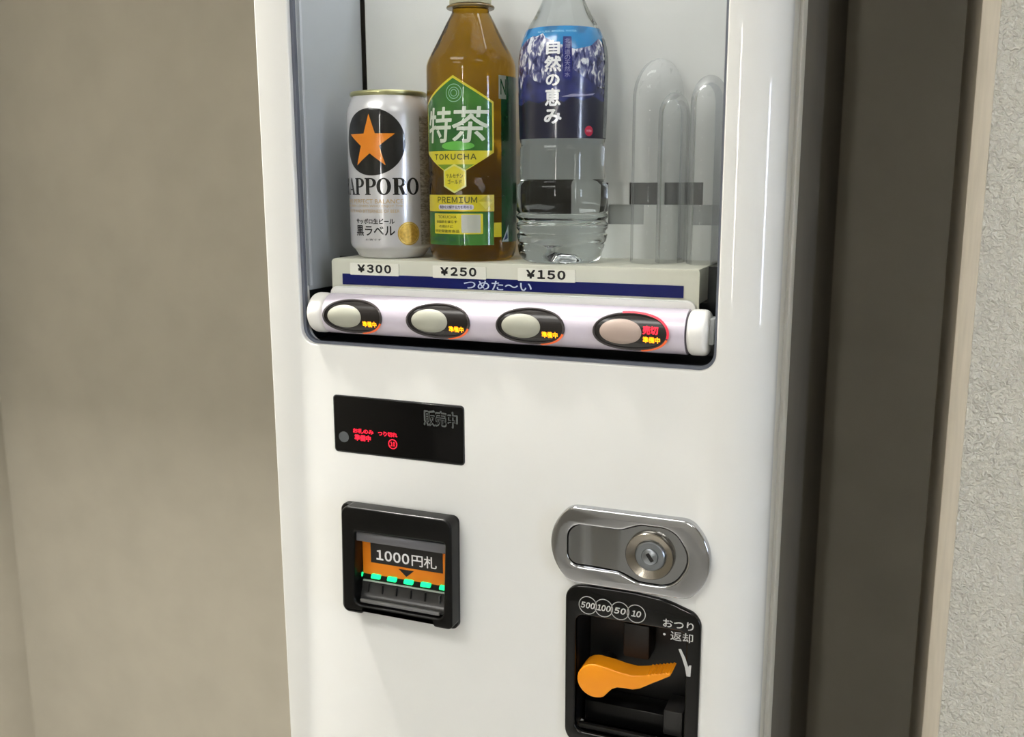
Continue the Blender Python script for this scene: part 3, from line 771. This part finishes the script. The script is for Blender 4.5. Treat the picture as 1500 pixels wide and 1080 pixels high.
obj('lettering', tw(text2('脂肪を分解する力を高める', -12, 14.6, 39.2, 41.5, .01), .35), mat('slate_ink', (70, 70, 90), .4), pm)
obj('fold_mark', tw(flat([[(20, 44), (30.5, 44), (25, 38.8)]]), .25), mat('bright_yellow', (214, 204, 70), .3), pm)
obj('fold_mark', tw(flat([[(19.5, 44.6), (30.8, 44.6), (25.4, 48.6)]]), .25), mat('dark_yellow', (178, 168, 24), .3), pm)
gb = obj('green_base_label', tw(flat([rect(-28.6, 31.4, 12.4, 36.8)]), .14), lg, tea, label='green lower label')
obj('yellow_box', tw(flat([rr(-18.8, 22.8, 20.6, 35.6, .8)]), .24), ly, gb)
obj('pale_square', tw(flat([rr(6.6, 21, 21.6, 34.8, .6)]), .32), mat('pale_grey_print', (176, 178, 168), .4), gb)
ml = None
for t, a, b_, z in (('TOKUCHA', -14, 3, 32), ('体脂肪を減らす', -16, 3.4, 28.4), ('の助けに', -13, 0, 25.0), ('特定保健用食品', -17.5, 5, 21.6)):
    ml = merge(ml, text2(t, a, b_, z, z+2.2, .01))
obj('lettering', tw(ml, .34), lt, gb)
obj('lettering', tw(text2('特定保健用食品　緑茶　500ml', -25, 12, 15.2, 18.2, .01), .24), mat('deep_green_ink', (16, 84, 62), .4), gb)
obj('yellow_tag', tw(flat([rect(31.6, 38.4, 18.2, 28.8)]), .2), ly, tea)
dg_ = mat('dark_green_film', (18, 58, 26), .25, var=.3, vscale=50, coat=.5, col2=(22, 84, 44))
obj('rear_label', tw(flat([rect(38.6, 88, 14, 134.5)]), .16), dg_, tea, label='dark green rear label')
obj('rear_text_strip', tw(flat([rect(36.4, 44, 118, 134.6)]), .26), mat('grey_green_panel', (150, 156, 140), .4), tea)
obj('rear_lettering', tw(text2('N', 38, 43.6, 121, 132, .01), .34), dg_, tea)
obj('blue_sail_mark', tw(flat([[(38.8, 14.4), (46, 14.4), (46, 27)]]), .28), mat('white_blue_print', (190, 205, 210), .4), tea)
obj('blue_sail_mark', tw(flat([[(40.6, 15.2), (45, 17), (44.6, 22)]]), .34), mat('blue_ink', (20, 60, 110), .4), tea)

# ------------------------------------------------------------------ water bottle
WX, WY = -241.2, 60.5
wb = empty('water_bottle', (WX, WY, SH), 'clear plastic water bottle with a blue mountain label and white vertical characters', 'bottle')
wprof = [(0, 9), (8, 8.4), (16, 4), (22, .5), (26, .2), (29, 2.2), (30.8, 6), (31.6, 9), (32.4, 12), (31.6, 13.6), (32.8, 15.4), (33.8, 20), (32.2, 21.6), (32.2, 22.8), (33.9, 24.6), (33.9, 28.2), (32.3, 29.8), (32.3, 31), (33.9, 32.6), (33.9, 34.4), (32.3, 36), (33.9, 37.6), (33.8, 53), (33.4, 56), (31.4, 58), (31.2, 60.5), (31.4, 62), (31.2, 78), (31.2, 82.4), (30.4, 83.6), (30.4, 85.4), (31, 87), (31.2, 89), (31.4, 95), (32, 120), (32.2, 138), (31.9, 146), (31, 152), (29.4, 158), (27.2, 163.4), (24.4, 168.5), (21, 174), (17.6, 180.5), (15, 186), (13.6, 191), (13, 194)]
water = mat('clear_water_plastic', (244, 249, 250), .015, trans=1, ior=1.33, var=.005)
wfl = lambda a, h: (.05*math.cos(a*5)*max(0, 1-abs(h-6)/9) if h < 14 else (.012*math.cos(a*8) if 160 < h < 190 else 0))
obj('body', lathe(wprof+[(13, 198), (0, 198)], WX, WY, SH, 120, wfl), water, wb, 50)
obj('cap', lathe([(13.2, 198.4), (15.4, 198.4), (15.4, 212), (14.4, 213.6), (0, 213.8)], WX, WY, SH, 96), mat('white_cap', (225, 228, 232), .4), wb)
wrf = interp([p for p in wprof if p[1] > 60])
WPH = 6
def ww(b, off, step=2): return wrap(b, WX, WY, SH, 32, off, WPH, wrf, step, 3)
film_sky = mat('sky_blue_film', (46, 138, 196), .2, var=.08, vscale=25, coat=.6, col2=(40, 120, 185))
film_navy = mat('navy_film', (10, 14, 46), .3, var=.2, vscale=20, coat=.6)
def mountain():
    M = mat('mountain_print', (60, 70, 130), .25, coat=.6)
    nt = M.node_tree; b = nt.nodes['Principled BSDF']; tc = nt.nodes['Texture Coordinate']
    mp = nt.nodes.new('ShaderNodeMapping'); mp.inputs['Rotation'].default_value = (0, .6, 0); mp.inputs['Scale'].default_value = (1, 1, .5)
    n = nt.nodes.new('ShaderNodeTexNoise'); n.inputs['Scale'].default_value = 300; n.inputs['Detail'].default_value = 8; n.inputs['Distortion'].default_value = .6
    r = nt.nodes.new('ShaderNodeValToRGB'); e = r.color_ramp.elements
    e[0].position = .36; e[0].color = rgb((22, 28, 78)); e[1].position = .60; e[1].color = rgb((226, 228, 236))
    k = e.new(.47); k.color = rgb((74, 80, 132)); k = e.new(.54); k.color = rgb((120, 122, 158))
    nt.links.new(tc.outputs['Object'], mp.inputs[0]); nt.links.new(mp.outputs[0], n.inputs['Vector']); nt.links.new(n.outputs[0], r.inputs[0])
    for l in list(b.inputs['Base Color'].links): nt.links.remove(l)
    nt.links.new(r.outputs[0], b.inputs['Base Color']); return M
wl = obj('label', ww(flat([rect(-54, 54, 88.6, 164.6)]), .1), film_sky, wb, label='blue label with snowy mountains')
random.seed(11)
sk = [(-54, 150), (-46, 152), (-38, 150.5), (-30, 154), (-24, 157), (-18, 158.6), (-14, 158), (-9, 160), (-6, 156.5), (-2, 155), (2, 152.6), (6, 151.6), (12, 149.6), (16, 148.4), (20, 149.4), (24, 150.2), (29, 151.6), (33, 154.2), (38, 157), (44, 154), (54, 150)]
obj('mountain_print', ww(flat([sk+[(54, 110), (-54, 110)]]), .2), mountain(), wl)
low = [(-54, 122), (-46, 124), (-38, 119), (-32, 121), (-26, 130), (-20, 133), (-14, 128), (-8, 126), (-2, 131), (4, 133), (10, 137), (16, 134), (22, 130), (28, 127), (34, 124.5), (40, 123), (54, 124)]
obj('ridge_print', ww(flat([low+[(54, 112), (-54, 112)]]), .28), mat('deep_blue_ridge', (26, 34, 92), .25, var=.5, vscale=120, coat=.6, col2=(52, 62, 130)), wl)
low2 = [(-54, 111), (-40, 114), (-30, 112), (-20, 115), (-10, 112.5), (0, 116), (8, 113), (14, 116.5), (22, 114), (30, 117.5), (40, 114), (54, 116)]
obj('dark_lower_print', ww(flat([low2+[(54, 88.6), (-54, 88.6)]]), .36), film_navy, wl)
obj('ridge_line', ww(flat([[(6, 116.6), (14, 118.6), (24, 118.4), (32, 119.6), (30, 118.2), (22, 117), (12, 116.6)]]), .42), mat('snow_print', (150, 150, 185), .3), wl)
vt = None
for ch, z0, z1, w in (('自', 145, 154.8, 4.9), ('然', 133.4, 144.2, 6.0), ('の', 124, 131.8, 4.9), ('恵', 110.4, 122.4, 5.6), ('み', 98.4, 108.4, 6.4)):
    vt = merge(vt, text2(ch, .2-w, .2+w, z0, z1, .034))
obj('white_characters', ww(vt, .52, 1.5), mat('bright_white_print', (240, 240, 244), .3, coat=.5), wl)
obj('side_caption_panel', ww(flat([rect(7.2, 13.4, 128, 157)]), .44), mat('royal_blue_print', (22, 30, 110), .25, coat=.5), wl)
obj('caption_lettering', ww(vtext('北海道の天然水', 8.4, 12.2, 129.5, 156, bold=.0), .52), mat('lilac_print', (150, 150, 190), .4), wl)
obj('pale_lettering', ww(text2('NATURAL MINERAL WATER', -14, 18, 160.2, 161.6, .01), .3), mat('pale_blue_print', (140, 200, 230), .4), wl)
obj('red_mark', ww(flat([ell(27.2, 93.6, 3.6, 3.5, 30)]), .46), mat('crimson_print', (190, 30, 70), .3), wl)
obj('red_mark_lettering', ww(text2('天然水', 24.8, 29.6, 92.8, 94.6, .02), .54), mat('pink_print', (235, 170, 190), .4), wl)
obj('information_panel', ww(flat([rect(43.6, 53.5, 89.4, 158)]), .5), mat('grey_print_panel', (150, 156, 160), .35, var=.25, vscale=500, col2=(100, 106, 110)), wl)

# ------------------------------------------------------------------ checks for stray data
for o in list(bpy.data.objects):
    if o.type == 'MESH' and not o.data.polygons: print('EMPTY', o.name)
